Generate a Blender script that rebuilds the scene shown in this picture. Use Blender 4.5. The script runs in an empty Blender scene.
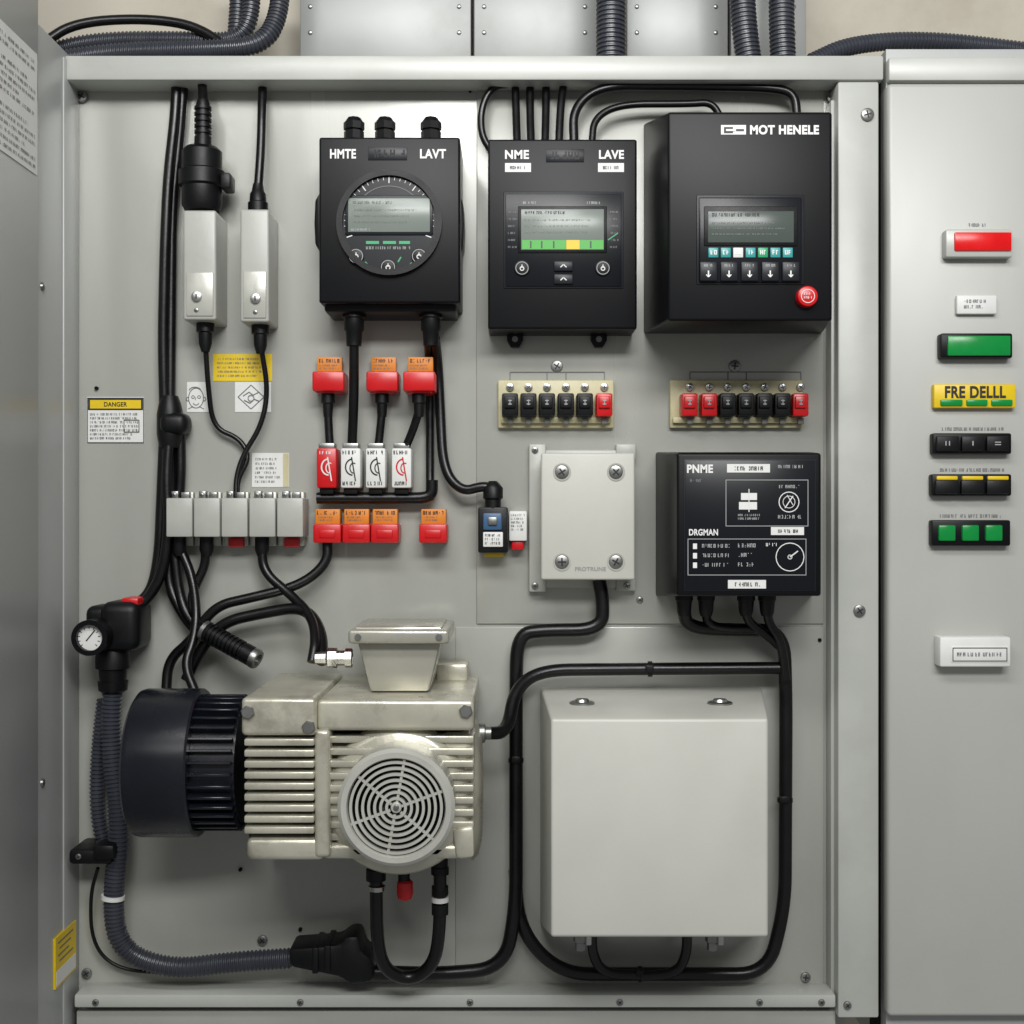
import bpy,bmesh,math,random
from mathutils import Vector,Matrix
RN=random.Random(7)
S=bpy.context.scene; COL=S.collection
D=1.3
def P(px,py,d=0.0):
    s=(D-d)/D
    return Vector(((px-512)/1000*s,-d,(512-py)/1000*s))
def W(n,d=0.0): return n/1000*(D-d)/D
def lin(h):
    h=h.lstrip('#'); o=[]
    for i in (0,2,4):
        c=int(h[i:i+2],16)/255
        o.append(c/12.92 if c<=.04045 else ((c+.055)/1.055)**2.4)
    return o
# ------------------------------------------------------------ materials
def mat(name,hexc,rough=.45,metal=0,var=.06,scale=25,bump=0,bscale=300,emit=0,stretch=(1,1,1),dirt=0,dscale=14,dcol='#3a3428',spec=.5,rv=.05):
    m=bpy.data.materials.new(name); m.use_nodes=True; nt=m.node_tree; N=nt.nodes; L=nt.links
    b=N['Principled BSDF']; c=lin(hexc)
    tc=N.new('ShaderNodeTexCoord'); mp=N.new('ShaderNodeMapping'); mp.inputs['Scale'].default_value=stretch
    L.new(tc.outputs['Object'],mp.inputs[0])
    nz=N.new('ShaderNodeTexNoise'); nz.inputs['Scale'].default_value=scale; nz.inputs['Detail'].default_value=4
    L.new(mp.outputs[0],nz.inputs['Vector'])
    mr=N.new('ShaderNodeMapRange'); mr.inputs[1].default_value=.3; mr.inputs[2].default_value=.7
    mr.inputs[3].default_value=1-var; mr.inputs[4].default_value=1+var
    L.new(nz.outputs[0],mr.inputs[0])
    rgb=N.new('ShaderNodeRGB'); rgb.outputs[0].default_value=(*c,1)
    vm=N.new('ShaderNodeVectorMath'); vm.operation='SCALE'
    L.new(rgb.outputs[0],vm.inputs[0]); L.new(mr.outputs[0],vm.inputs['Scale'])
    out=vm.outputs[0]
    if dirt:
        n2=N.new('ShaderNodeTexNoise'); n2.inputs['Scale'].default_value=dscale; n2.inputs['Detail'].default_value=7; n2.inputs['Roughness'].default_value=.65
        L.new(tc.outputs['Object'],n2.inputs['Vector'])
        m2=N.new('ShaderNodeMapRange'); m2.inputs[1].default_value=.52; m2.inputs[2].default_value=.78; m2.inputs[3].default_value=0; m2.inputs[4].default_value=dirt
        L.new(n2.outputs[0],m2.inputs[0])
        mx=N.new('ShaderNodeMix'); mx.data_type='RGBA'; mx.inputs[7].default_value=(*lin(dcol),1)
        L.new(m2.outputs[0],mx.inputs[0]); L.new(out,mx.inputs[6]); out=mx.outputs[2]
    L.new(out,b.inputs['Base Color'])
    if rv:
        r2=N.new('ShaderNodeMapRange'); r2.inputs[1].default_value=.3; r2.inputs[2].default_value=.7
        r2.inputs[3].default_value=max(.03,rough-rv); r2.inputs[4].default_value=min(1,rough+rv)
        L.new(nz.outputs[0],r2.inputs[0]); L.new(r2.outputs[0],b.inputs['Roughness'])
    else: b.inputs['Roughness'].default_value=rough
    b.inputs['Metallic'].default_value=metal; b.inputs['Specular IOR Level'].default_value=spec
    if bump:
        n3=N.new('ShaderNodeTexNoise'); n3.inputs['Scale'].default_value=bscale; n3.inputs['Detail'].default_value=2
        L.new(mp.outputs[0],n3.inputs['Vector'])
        bp=N.new('ShaderNodeBump'); bp.inputs['Strength'].default_value=bump; bp.inputs['Distance'].default_value=.001
        L.new(n3.outputs[0],bp.inputs['Height']); L.new(bp.outputs[0],b.inputs['Normal'])
    if emit:
        b.inputs['Emission Color'].default_value=(*c,1); b.inputs['Emission Strength'].default_value=emit
    return m
M=dict(
 plate=mat('grey_painted_plate','#a4a59e',.23,.1,.045,14,.06,45,stretch=(1,1,.12),dirt=.15,dscale=5,dcol='#6c6b62'),
 door=mat('grey_painted_door','#acada7',.38,.03,.035,10,.06,60,stretch=(1,1,.3),dirt=.12,dscale=4,dcol='#72726a'),
 side=mat('grey_side_sheet','#a6a8a6',.36,.05,.05,8,.05,60,dirt=.12,dscale=5,dcol='#66665f'),
 rail=mat('light_grey_rail','#b5b7b1',.36,.03,.05,12,.05,90,dirt=.18,dscale=10,dcol='#75746a'),
 grey=mat('grey_box_paint','#a9aaa3',.38,0,.05,25,.08,220,dirt=.12),
 white=mat('off_white_box_paint','#bdbdb5',.40,0,.03,14,.05,350,dirt=.12,dscale=8,dcol='#827f72'),
 black=mat('black_casing_plastic','#0a0b0e',.40,0,.04,40,.02,600,spec=.2,rv=0),
 blackm=mat('black_matt_plastic','#0a0b0d',.44,0,.10,60,.08,500,spec=.3),
 panel=mat('dark_panel_film','#101217',.28,0,.04,40,spec=.3,rv=0),
 cover=mat('black_fan_cover_paint','#12141c',.26,0,.10,20,.05,200,dirt=.12,dcol='#45423d'),
 cable=mat('black_cable_rubber','#08080a',.32,0,.15,50,.08,300,spec=.42),
 conduit=mat('grey_corrugated_plastic','#363941',.34,0,.12,40,dirt=.15,dcol='#6a6a66'),
 red=mat('red_plastic','#c20d14',.33,0,.06,40,dirt=.08),
 redlit=mat('red_lamp_lens','#d01215',.25,0,.05,60,emit=.1,spec=.35),
 green=mat('green_lamp_lens','#0b8038',.25,0,.06,60,emit=.08,spec=.35),
 orange=mat('orange_label_paper','#cf7d1e',.5,0,.08,60,dirt=.25),
 yellow=mat('yellow_label_vinyl','#dcbc10',.42,0,.05,50,dirt=.12,dscale=30),
 paper=mat('white_label_paper','#d8d8d5',.5,0,.03,60,dirt=.05,dscale=30,dcol='#a09c88'),
 cream=mat('cream_terminal_plastic','#beb791',.42,0,.07,60,.1,300,dirt=.35,dscale=40),
 motor=mat('worn_silver_beige_casting','#bfbcac',.30,.45,.10,26,.14,150,dirt=.62,dscale=24,dcol='#5a5342'),
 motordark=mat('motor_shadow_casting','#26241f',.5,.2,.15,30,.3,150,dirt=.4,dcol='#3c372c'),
 grille=mat('grille_paint','#b0b0a8',.30,.15,.07,30,.08,150,dirt=.28),
 tbox=mat('terminal_box_metal','#aeaca0',.24,.4,.07,20,.08,100,dirt=.4,dscale=22,dcol='#6b675a'),
 steel=mat('bright_steel','#b9b9b7',.27,1,.08,60,dirt=.15),
 zinc=mat('dull_zinc','#8e8f8c',.36,.9,.1,60,dirt=.25),
 lcd=mat('grey_lcd_glass','#78807a',.22,0,.03,20,spec=.3,rv=0),
 lcd2=mat('dim_lcd_glass','#4d5550',.22,0,.04,20,spec=.3,rv=0),
 ink=mat('black_ink','#17171a',.5,0,.02,20),
 greyink=mat('grey_ink','#66686a',.5,0,.02,20),
 faint=mat('faint_grey_ink','#8d8f8c',.5,0,.02,20),
 lcdink=mat('faint_lcd_ink','#5f6660',.3,0,.02,20),
 dimtxt=mat('dim_white_print','#9a9c9c',.5,0,.02,20),
 emb=mat('embossed_black','#1b1d22',.36,0,.08,80,spec=.28,rv=0),
 txt=mat('white_print','#dcdcda',.5,0,.02,20),
 cyan=mat('cyan_key_print','#2a9090',.4,0,.05,30,emit=.05),
 blue=mat('blue_plastic','#36597d',.4,0,.05,30),
 lime=mat('green_print','#3a9f30',.4,0,.05,30,emit=.05),
 tgreen=mat('teal_green_print','#1d9862',.4,0,.05,30,emit=.05),
 gap=mat('dark_gap','#050506',.8,0,.02,20,spec=.2),
 wall=mat('cream_plaster','#b9b3a5',.8,0,.06,6,.4,40,dirt=.4,dscale=7,dcol='#857a68'),
 sheet=mat('pale_steel_sheet','#9b9d9b',.4,.1,.06,8,.08,60,dirt=.25,dscale=8,dcol='#66655e'),
)
# ------------------------------------------------------------ mesh builder
class MB:
    def __init__(s,m='black'):
        s.bm=bmesh.new(); s.ms=[]; s.cur=0; s.m(m)
    def m(s,k):
        if k not in s.ms: s.ms.append(k)
        s.cur=s.ms.index(k); return s
    def _merge(s,tb):
        for f in tb.faces: f.material_index=s.cur
        me=bpy.data.meshes.new('tmp'); tb.to_mesh(me); tb.free(); s.bm.from_mesh(me); bpy.data.meshes.remove(me); return s
    def box(s,x0,x1,y0,y1,z0,z1,bev=0,seg=2,rot=None):
        tb=bmesh.new(); bmesh.ops.create_cube(tb,size=1)
        c=Vector(((x0+x1)/2,(y0+y1)/2,(z0+z1)/2))
        for v in tb.verts: v.co=Vector((v.co.x*abs(x1-x0),v.co.y*abs(y1-y0),v.co.z*abs(z1-z0)))
        if bev: bmesh.ops.bevel(tb,geom=tb.edges[:],offset=bev,segments=seg,affect='EDGES',profile=.5,clamp_overlap=True)
        for v in tb.verts:
            if rot: v.co=rot@v.co
            v.co+=c
        bmesh.ops.recalc_face_normals(tb,faces=tb.faces[:])
        return s._merge(tb)
    def rect(s,x0,y0,x1,y1,d0,d1,bev=0,seg=2,ang=0):
        a=P(x0,y0,d1); b=P(x1,y1,d1)
        return s.box(a.x,b.x,-d1,-d0,b.z,a.z,bev,seg,Matrix.Rotation(math.radians(ang),3,'Y') if ang else None)
    def frustum(s,fr,d1,bk,d0,bev=0,seg=3):
        tb=bmesh.new()
        q=lambda r,d:[tb.verts.new(P(x,y,d)) for x,y in ((r[0],r[1]),(r[2],r[1]),(r[2],r[3]),(r[0],r[3]))]
        f=q(fr,d1); b=q(bk,d0); tb.faces.new(f); tb.faces.new(b[::-1])
        for i in range(4): tb.faces.new((f[i],b[i],b[(i+1)%4],f[(i+1)%4]))
        bmesh.ops.recalc_face_normals(tb,faces=tb.faces[:])
        if bev: bmesh.ops.bevel(tb,geom=tb.edges[:],offset=bev,segments=seg,affect='EDGES',profile=.5,clamp_overlap=True)
        return s._merge(tb)
    def quad(s,pts):
        f=s.bm.faces.new([s.bm.verts.new(p) for p in pts]); f.material_index=s.cur; return s
    def sheet(s,x0,y0,x1,y1,d): return s.quad([P(x0,y1,d),P(x1,y1,d),P(x1,y0,d),P(x0,y0,d)])
    def line(s,x0,y0,x1,y1,w,d):
        dx,dy=x1-x0,y1-y0; l=math.hypot(dx,dy) or 1; nx,ny=-dy/l*w/2,dx/l*w/2
        return s.quad([P(x0-nx,y0-ny,d),P(x1-nx,y1-ny,d),P(x1+nx,y1+ny,d),P(x0+nx,y0+ny,d)])
    def poly(s,pts,w,d):
        for a,b in zip(pts,pts[1:]): s.line(a[0],a[1],b[0],b[1],w,d)
        return s
    def frame(s,x0,y0,x1,y1,w,d):
        h=w/2
        s.sheet(x0-h,y0-h,x1+h,y0+h,d); s.sheet(x0-h,y1-h,x1+h,y1+h,d)
        s.sheet(x0-h,y0+h,x0+h,y1-h,d); s.sheet(x1-h,y0+h,x1+h,y1-h,d); return s
    def arc(s,cx,cy,r,a0,a1,w,d,n=20,ry=None):
        ry=ry or r
        pts=[(cx+r*math.cos(math.radians(a0+(a1-a0)*i/n)),cy-ry*math.sin(math.radians(a0+(a1-a0)*i/n))) for i in range(n+1)]
        return s.poly(pts,w,d)
    def prism(s,pts,d0,d1,bev=0):
        tb=bmesh.new()
        f=[tb.verts.new(P(x,y,d1)) for x,y in pts]; b=[tb.verts.new((v.co.x,-d0,v.co.z)) for v in f]
        tb.faces.new(f); tb.faces.new(b[::-1]); n=len(f)
        for i in range(n): tb.faces.new((f[i],b[i],b[(i+1)%n],f[(i+1)%n]))
        bmesh.ops.recalc_face_normals(tb,faces=tb.faces[:])
        if bev: bmesh.ops.bevel(tb,geom=tb.edges[:],offset=bev,segments=2,affect='EDGES',profile=.5,clamp_overlap=True)
        return s._merge(tb)
    def lathe(s,c,axis,prof,seg=32):
        ax=Vector(axis).normalized(); u=ax.orthogonal().normalized(); v=ax.cross(u)
        tb=bmesh.new(); rings=[]
        for t,r in prof:
            if r<1e-6: rings.append([tb.verts.new(c+ax*t)])
            else: rings.append([tb.verts.new(c+ax*t+(u*math.cos(2*math.pi*i/seg)+v*math.sin(2*math.pi*i/seg))*r) for i in range(seg)])
        for a,b in zip(rings,rings[1:]):
            for i in range(seg):
                j=(i+1)%seg
                if len(a)==1 and len(b)==1: continue
                if len(a)==1: tb.faces.new((a[0],b[i],b[j]))
                elif len(b)==1: tb.faces.new((a[i],a[j],b[0]))
                else: tb.faces.new((a[i],a[j],b[j],b[i]))
        bmesh.ops.recalc_face_normals(tb,faces=tb.faces[:])
        return s._merge(tb)
    def disc(s,px,py,r,d0,d1,bev=0,seg=32):
        c=P(px,py,d1); rr=W(r,d1); c.y=-d0; t=d1-d0; b=min(bev,rr*.5,abs(t)*.9)
        pr=[(0,0),(0,rr)]+([(t-b,rr),(t-b*.3,rr-b*.3),(t,rr-b)] if b else [(t,rr)])+[(t,0)]
        return s.lathe(c,(0,-1,0),pr,seg)
    def ring(s,px,py,r0,r1,d0,d1,seg=40):
        c=P(px,py,d1); c.y=-d0; t=d1-d0; a,b=W(r0,d1),W(r1,d1)
        return s.lathe(c,(0,-1,0),[(0,a),(0,b),(t,b),(t,a),(0,a)],seg)
    def stack(s,px,d,prof,seg=24):
        c=P(px,prof[0][0],d); pr=[(0,0)]
        for y,r in prof: pr.append(((P(px,y,d)-c).length,W(r,d)))
        pr.append((pr[-1][0],0))
        sgn=-1 if prof[-1][0]>prof[0][0] else 1
        return s.lathe(c,(0,0,sgn),pr,seg)
    def tube(s,pts,r,R=25,corr=None,seg=12):
        w=[P(p[0],p[1],p[2]) for p in pts]
        R=R/1000; path=[w[0]]
        for i in range(1,len(w)-1):
            a,b,c=w[i-1],w[i],w[i+1]
            la,lc=(a-b).length,(c-b).length
            p0=b+(a-b).normalized()*min(R,la*.5); p2=b+(c-b).normalized()*min(R,lc*.5)
            for k in range(9):
                t=k/8; path.append(p0*(1-t)**2+b*2*t*(1-t)+p2*t*t)
        path.append(w[-1])
        q=[path[0]]
        for p in path[1:]:
            if (p-q[-1]).length>1e-5: q.append(p)
        path=q; rad=r/1000
        if corr:
            pitch,amp=corr[0]/1000,corr[1]/1000
            st=pitch/4; out=[path[0]]; cur=path[0]; need=st
            for nx in path[1:]:
                while (nx-cur).length>=need:
                    cur=cur+(nx-cur).normalized()*need; out.append(cur.copy()); need=st
                need-=(nx-cur).length; cur=nx.copy()
            path=out; rads=[rad+(amp if (k%4) in (0,1) else -amp) for k in range(len(path))]
        else: rads=[rad]*len(path)
        tb=bmesh.new(); n=len(path); prev=None; rings=[]
        for i in range(n):
            t=(path[min(i+1,n-1)]-path[max(i-1,0)]).normalized()
            if prev is None: u=t.orthogonal().normalized()
            else:
                u=prev-t*prev.dot(t); u.normalize()
            prev=u; v=t.cross(u)
            rings.append([tb.verts.new(path[i]+(u*math.cos(2*math.pi*k/seg)+v*math.sin(2*math.pi*k/seg))*rads[i]) for k in range(seg)])
        for a,b in zip(rings,rings[1:]):
            for k in range(seg): tb.faces.new((a[k],a[(k+1)%seg],b[(k+1)%seg],b[k]))
        tb.faces.new(rings[0]); tb.faces.new(rings[-1])
        bmesh.ops.recalc_face_normals(tb,faces=tb.faces[:])
        return s._merge(tb)
    def text(s,st,x0,y0,x1,y1,d,bold=.0):
        cu=bpy.data.curves.new('t','FONT'); cu.body=st; cu.size=1; cu.offset=bold; cu.space_character=1+bold*2
        o=bpy.data.objects.new('t',cu); COL.objects.link(o)
        dg=bpy.context.evaluated_depsgraph_get(); dg.update()
        me=bpy.data.meshes.new_from_object(o.evaluated_get(dg))
        xs=[v.co.x for v in me.vertices]; ys=[v.co.y for v in me.vertices]
        a=P(x0,y1,d); b=P(x1,y0,d)
        for v in me.vertices:
            fx=(v.co.x-min(xs))/(max(xs)-min(xs)); fy=(v.co.y-min(ys))/(max(ys)-min(ys))
            v.co=(a.x+fx*(b.x-a.x),-d,a.z+fy*(b.z-a.z))
        tb=bmesh.new(); tb.from_mesh(me); bpy.data.meshes.remove(me)
        bpy.data.objects.remove(o); bpy.data.curves.remove(cu)
        return s._merge(tb)
    def glyph(s,f,x,y,w,h,t):
        # one tiny illegible printed character made of strokes
        k=0
        if RN.random()<.75: f(x,y,x+t,y+h); k+=1
        if RN.random()<.5: f(x+w-t,y,x+w,y+h); k+=1
        for yy in (y,y+h/2-t/2,y+h-t):
            if RN.random()<.45: f(x+t,yy,x+w-t,yy+t); k+=1
        if k==0: f(x+w/2-t/2,y,x+w/2+t/2,y+h)
    def lines(s,x0,y0,x1,y1,n,d,h=.55):
        st=(y1-y0)/n; H=st*h; cw=max(H*.62,.9); t=max(H*.2,.32)
        f=lambda a,b,c,e: s.sheet(a,b,c,e,d)
        for i in range(n):
            y=y0+i*st; x=x0; end=x1-(RN.random()*(x1-x0)*.25 if n>1 else 0); left=RN.randint(2,7)
            while x+cw<=end:
                if left==0: x+=cw*.7; left=RN.randint(2,7); continue
                s.glyph(f,x,y,cw,H,t); x+=cw*1.28; left-=1
        return s
    def obj(s,name,centre=False):
        me=bpy.data.meshes.new(name); loc=Vector((0,0,0))
        if centre and len(s.bm.verts):
            lo=Vector([min(v.co[i] for v in s.bm.verts) for i in range(3)]); hi=Vector([max(v.co[i] for v in s.bm.verts) for i in range(3)])
            loc=(lo+hi)/2
            for v in s.bm.verts: v.co-=loc
        s.bm.to_mesh(me); s.bm.free()
        for k in s.ms: me.materials.append(M[k])
        for p in me.polygons: p.use_smooth=True
        me.set_sharp_from_angle(angle=math.radians(38))
        o=bpy.data.objects.new(name,me); o.location=loc; COL.objects.link(o); return o
def tag(o,label,cat,group=None,kind=None):
    if label: o['label']=label
    if cat: o['category']=cat
    if group: o['group']=group
    if kind: o['kind']=kind
    return o
def thing(name,label,cat,px,py,d=0,group=None):
    o=bpy.data.objects.new(name,None); COL.objects.link(o); o.empty_display_size=.02
    o.location=P(px,py,d); return tag(o,label,cat,group)
def part(mb,name,parent,label=None):
    o=mb.obj(name); o.parent=parent
    if parent.parent is None: o.location=-parent.location
    if label: o['label']=label
    return o
def solo(mb,name,label,cat,group=None): return tag(mb.obj(name,True),label,cat,group)
def screw(mb,px,py,r,d0,h=.003,m='zinc',slot='ink'):
    mb.m(m).disc(px,py,r,d0,d0+h,.001,20)
    a=RN.uniform(0,90)
    for k in (0,90):
        c,s_=math.cos(math.radians(a+k))*r*.6,math.sin(math.radians(a+k))*r*.6
        mb.m(slot).line(px-c,py-s_,px+c,py+s_,r*.22,d0+h+.0003+k*.000002)
    return mb
def screws(parent,lst,d0,h=.0025,name='screw',m='zinc'):
    for x,y,r in lst: part(screw(MB(m),x,y,r,d0,h,m),name,parent)

# ============================================================ SETTING
w=MB('wall'); a=P(-400,-300,-.16); b=P(1500,1300,-.16); w.box(a.x,b.x,.16,.2,b.z,a.z)
tag(w.obj('wall'),None,None,None,'structure')
for x0,x1,lab in ((300,471,'pale steel wall sheet above the round-dial meter, left of the others'),(474,597,'pale steel wall sheet left of the single thick grey conduit'),(627,728,'pale steel wall sheet right of the single thick grey conduit'),(731,806,'pale steel wall sheet behind the pair of upright grey conduits')):
    t=thing('wall_sheet',lab,'metal sheet',(x0+x1)/2,60,-.1,'steel sheets on the wall above the cabinet')
    part(MB('sheet').rect(x0,-60,x1,70,-.158,-.1,.0015),'sheet',t)
    for xx in (x0+10,x1-12):
        for yy in (6,32): part(MB('zinc').disc(xx,yy,2.2,-.1,-.098,.001,12),'rivet',t)
# ---- cabinet
cab=thing('electrical_cabinet','open grey steel electrical cabinet holding the motor and instruments','cabinet',450,1024)
pl=part(MB('plate').box(P(40,0).x,P(845,0).x,0,.012,P(0,1040).z,P(0,60).z),'back_plate',cab)
part(MB('plate').rect(476.5,70,824,624,-.001,.0025,.0012),'upper_plate',cab)
part(MB('plate').rect(455.5,627,824,992,-.001,.0018,.0010),'lower_plate',cab)
screws(pl,[(81,96,6),(833,97,6),(86,974,5),(806,978,5),(262,941,5),(557,366,6),(735,366,6),(640,600,3.4)],.0015,.003)
for x,y in ((96,388),(110,690),(300,930),(470,90),(240,870),(820,640)): part(MB('gap').disc(x,y,1.8,.0,.0035,0,14),'drilled_hole',pl)
xw=-.434
part(MB('side').box(xw-.012,xw,-.122,.012,-.60,.448,.0015).box(xw-.012,xw+.0014,-.044,-.0005,-.60,.44,.0006),'side_wall',cab)
for z in (.208,-.25): part(MB('zinc').lathe(Vector((xw,-.1,z)),(1,0,0),[(0,0),(0,.0042),(.002,.0035),(.003,0)],16),'wall_screw',cab)
lab=MB('yellow').box(xw-.001,xw+.0022,-.070,-.012,-.452,-.404).m('paper').box(xw-.001,xw+.0024,-.068,-.014,-.450,-.436)
for i in range(4): lab.m('greyink').box(xw+.0022,xw+.0025,-.064+.004*(i%2),-.022-.006*(i%3),-.411-.006*i,-.4096-.006*i)
part(lab,'warning_sticker',cab,'yellow warning sticker low on the left inner wall')
xd=-.424
dr=part(MB('side').box(xd-.022,xd,-.80,-.135,-.75,.70,.002),'cabinet_door',cab,'open left cabinet door seen edge on')
nt=MB('paper').box(xd,xd+.0006,-.262,-.141,.300,.408).m('greyink')
def fq(a,b,c,e):
    X=xd+.0009; nt.quad([(X,a,-b),(X,c,-b),(X,c,-e),(X,a,-e)])
for i in range(15):
    if i in (2,8): continue
    y=-.257; z=.400-.0066*i; left=RN.randint(2,7)
    end=-.146-(RN.random()*.04 if i%3==0 else 0)
    while y<end:
        if left==0: y+=.0022; left=RN.randint(2,8); continue
        nt.glyph(fq,y,-z,.0022,.0030,.0007); y+=.003; left-=1
part(nt,'paper_notice',dr,'white printed notice on the open left door')
part(MB('rail').rect(58,55,884,80,-.05,.036,.0025).rect(62,79.5,836,86,.0,.012,.001),'top_rail',cab)
po=part(MB('rail').rect(838,81.5,879,1018,-.01,.035,.002).rect(831,100,838.2,1000,.0,.020,.001),'frame_post',cab)
screws(po,[(868,114,6.5),(860,611,6),(848,1006,4)],.035,.003)
br=part(MB('rail').rect(74,995,836,1008,-.002,.034,.002).m('plate').rect(76,1011,836,1060,-.002,.024,.002),'bottom_rail',cab)
screws(br,[(x,1003,3.4) for x in (95,300,470,620,760,822)],.034,.002)
# ---- right cabinet
rc=thing('side_cabinet','closed grey cabinet at the right edge carrying indicator lamps and switches','cabinet',960,1024)
part(MB('side').box(P(886,0,.03).x,P(1200,0,.03).x,-.03,.11,P(0,1050).z,P(0,60).z),'carcass',rc)
part(MB('rail').rect(889,57,1200,80.5,.0,.040,.002),'top_rail',rc)
part(MB('door').rect(888,83,1200,1017,.029,.048,.004,3),'door_panel',rc)
part(MB('gap').rect(878.5,83,888,1040,-.02,.012),'door_gap',rc)
DD=.048
# ============================================================ RIGHT DOOR CONTROLS
def tiny(x0,x1,y,d=DD): return MB('greyink').lines(x0,y-1.7,x1,y+1.7,1,d+.0004,.95)
t=thing('indicator_lamp','red rectangular indicator lamp at the top of the right cabinet','indicator lamp',978,258,DD)
part(MB('rail').rect(946,229,1013,257,DD-.001,DD+.012,.002),'bezel',t)
part(MB('redlit').rect(955,232,1012,250.5,DD+.01,DD+.0145,.0012),'lens',t); part(tiny(968,988,225),'caption',t)
t=thing('name_plate','small white plate with fine print below the red indicator lamp','label plate',977,315,DD)
part(MB('paper').rect(957,295,997,314,DD-.001,DD+.006,.0015),'plate',t)
part(MB('greyink').lines(964,299.5,991,310.5,2,DD+.0064,.6),'lettering',t)
t=thing('indicator_lamp','long green indicator lamp in a black bezel above the yellow sign','indicator lamp',976,359,DD)
part(MB('black').rect(941,333,1013,358,DD-.001,DD+.012,.002),'bezel',t)
part(MB('green').rect(948,335.5,1011,355.5,DD+.008,DD+.0145,.0012),'lens',t)
t=thing('lettered_sign','yellow lettered sign with green strips on the right cabinet','sign',975,408,DD)
part(MB('yellow').rect(934,384,1016,408,DD-.001,DD+.008,.0015),'sign_board',t)
part(MB('ink').text('FRE DELLL',945,386,1006,398,DD+.0085,.035),'lettering',t)
for a,b in ((941,963),(967,988),(992,1013)): part(MB('green').rect(a,399.5,b,405.5,DD+.006,DD+.0105,.001),'green_strip',t)
t=thing('rocker_switch','black triple switch with small white marks under the yellow sign','switch',972,454,DD)
part(MB('black').rect(933,433,1012,454,DD-.001,DD+.011,.002),'bezel',t)
for i in range(3):
    k=part(MB('blackm').rect(937+25*i,436,959.5+25*i,451,DD+.008,DD+.015,.0015),'rocker',t)
    x=948+25*i; q=MB('dimtxt')
    if i==0: q.line(x-2,441,x-2,445.5,1.1,DD+.0154).line(x+1.5,441,x+1.5,445.5,1.1,DD+.0154)
    elif i==1: q.line(x,441,x,445.5,1.3,DD+.0154)
    else: q.line(x-3,442.2,x+3,442.2,1,DD+.0154).line(x-3,444.6,x+3,444.6,1,DD+.0154)
    part(q,'mark',k)
part(tiny(942,1004,429),'caption',t)
t=thing('push_button_strip','black three-key strip with yellow tops, between two other switches','switch',972,496,DD)
part(MB('black').rect(932,474,1012,496,DD-.001,DD+.011,.002),'bezel',t)
for i in range(3):
    k=part(MB('blackm').rect(936+25.5*i,480,959+25.5*i,494,DD+.008,DD+.015,.0015),'key',t)
    part(MB('yellow').rect(937+25.5*i,476,958+25.5*i,480,DD+.008,DD+.0135,.001),'yellow_cap',k)
part(tiny(940,1006,470),'caption',t)
t=thing('indicator_strip','black strip of three square green lights, lowest switch strip on the right','indicator lamp',971,546,DD)
part(MB('black').rect(932,520,1011,546,DD-.001,DD+.011,.002),'bezel',t)
for i in range(3): part(MB('green').rect(939+23.5*i,525,956+23.5*i,541,DD+.008,DD+.014,.0015),'green_light',t)
part(tiny(940,1004,516),'caption',t)
t=thing('label_holder','white label holder box standing alone low on the right cabinet','label holder',975,668,DD)
part(MB('paper').rect(940,637,1011,667,DD-.001,DD+.018,.002),'body',t)
part(MB('paper').rect(951,646,1009,663,DD+.012,DD+.0188,.001),'card',t)
part(MB('ink').frame(953,648,1007,661,.8,DD+.0192).m('greyink').lines(957,652.5,1003,656.5,1,DD+.0192,.95),'print',t)

# ============================================================ INSTRUMENTS
# --- round dial meter
t=thing('panel_meter','black panel meter with a round dial and three cable glands on top','meter',389,312)
d=.07
part(MB('black').rect(319,137,460,303,-.002,d,.0022,3).rect(324,290,456,312,-.002,d-.012,.003),'casing',t)
part(MB('black').prism([(321,190),(315,200),(314,222),(315,244),(321,254)],.005,.045,.002).prism([(458,192),(463,202),(464,224),(463,246),(458,256)],.005,.045,.002),'side_grips',t)
part(MB('blackm').ring(389,222,47,53,d-.001,d+.006,56).m('panel').disc(389,222,47.5,d-.002,d+.002,0,56),'dial',t)
k=MB('txt')
for i in range(31):
    a=math.radians(200-220*i/30); r0=39 if i%5==0 else 42
    k.line(389+r0*math.cos(a),222-r0*math.sin(a),389+45*math.cos(a),222-45*math.sin(a),1.0 if i%5==0 else .6,d+.0026)
k.m('greyink').arc(389,222,36,150,30,.8,d+.0026)
k.m('tgreen').sheet(366,241,379,244,d+.0026).sheet(383,241,396,244,d+.0026).sheet(399,241,410,244,d+.0026).line(365,262,371,270,2.2,d+.0026).line(406,270,412,263,2.2,d+.0026).line(398,262,401,257,1.4,d+.0026)
k.m('dimtxt').lines(366,246.5,411,249.5,1,d+.0026,.9)
part(k,'dial_marks',t)
sc=part(MB('emb').rect(345,195,433,235,d,d+.0035,.001).m('lcd').rect(348,198,430,232,d,d+.0042,.0005),'screen',t)
part(MB('lcdink').lines(352,201,392,204,1,d+.0046,.9).lines(354,209,420,227,3,d+.0046,.3).m('dimtxt').lines(351,228.5,372,231,1,d+.0046,.9),'screen_text',sc)
for x,y in ((356,256),(388,267),(419,256)):
    kb=part(MB('blackm').disc(x,y,8,d,d+.004,.001).m('dimtxt').ring(x,y,6.3,7.0,d+.003,d+.0044,28),'push_button',t)
    part(MB('txt').ring(x,y+.5,1.6,2.5,d+.0038,d+.0046,16).line(x,y-3.6,x,y,.9,d+.0048),'mark',kb)
part(MB('txt').text('HMTE',330,149,356,158.5,d+.0006,.035).text('LAVT',420,149,446,158.5,d+.0006,.035),'lettering',t)
k=MB('emb').rect(368,147,407,160,d-.001,d+.0008,.0004)
k.m('black'); k.lines(371,149.5,405,157.5,1,d+.0012,1); part(k,'emblem',t)
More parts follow.
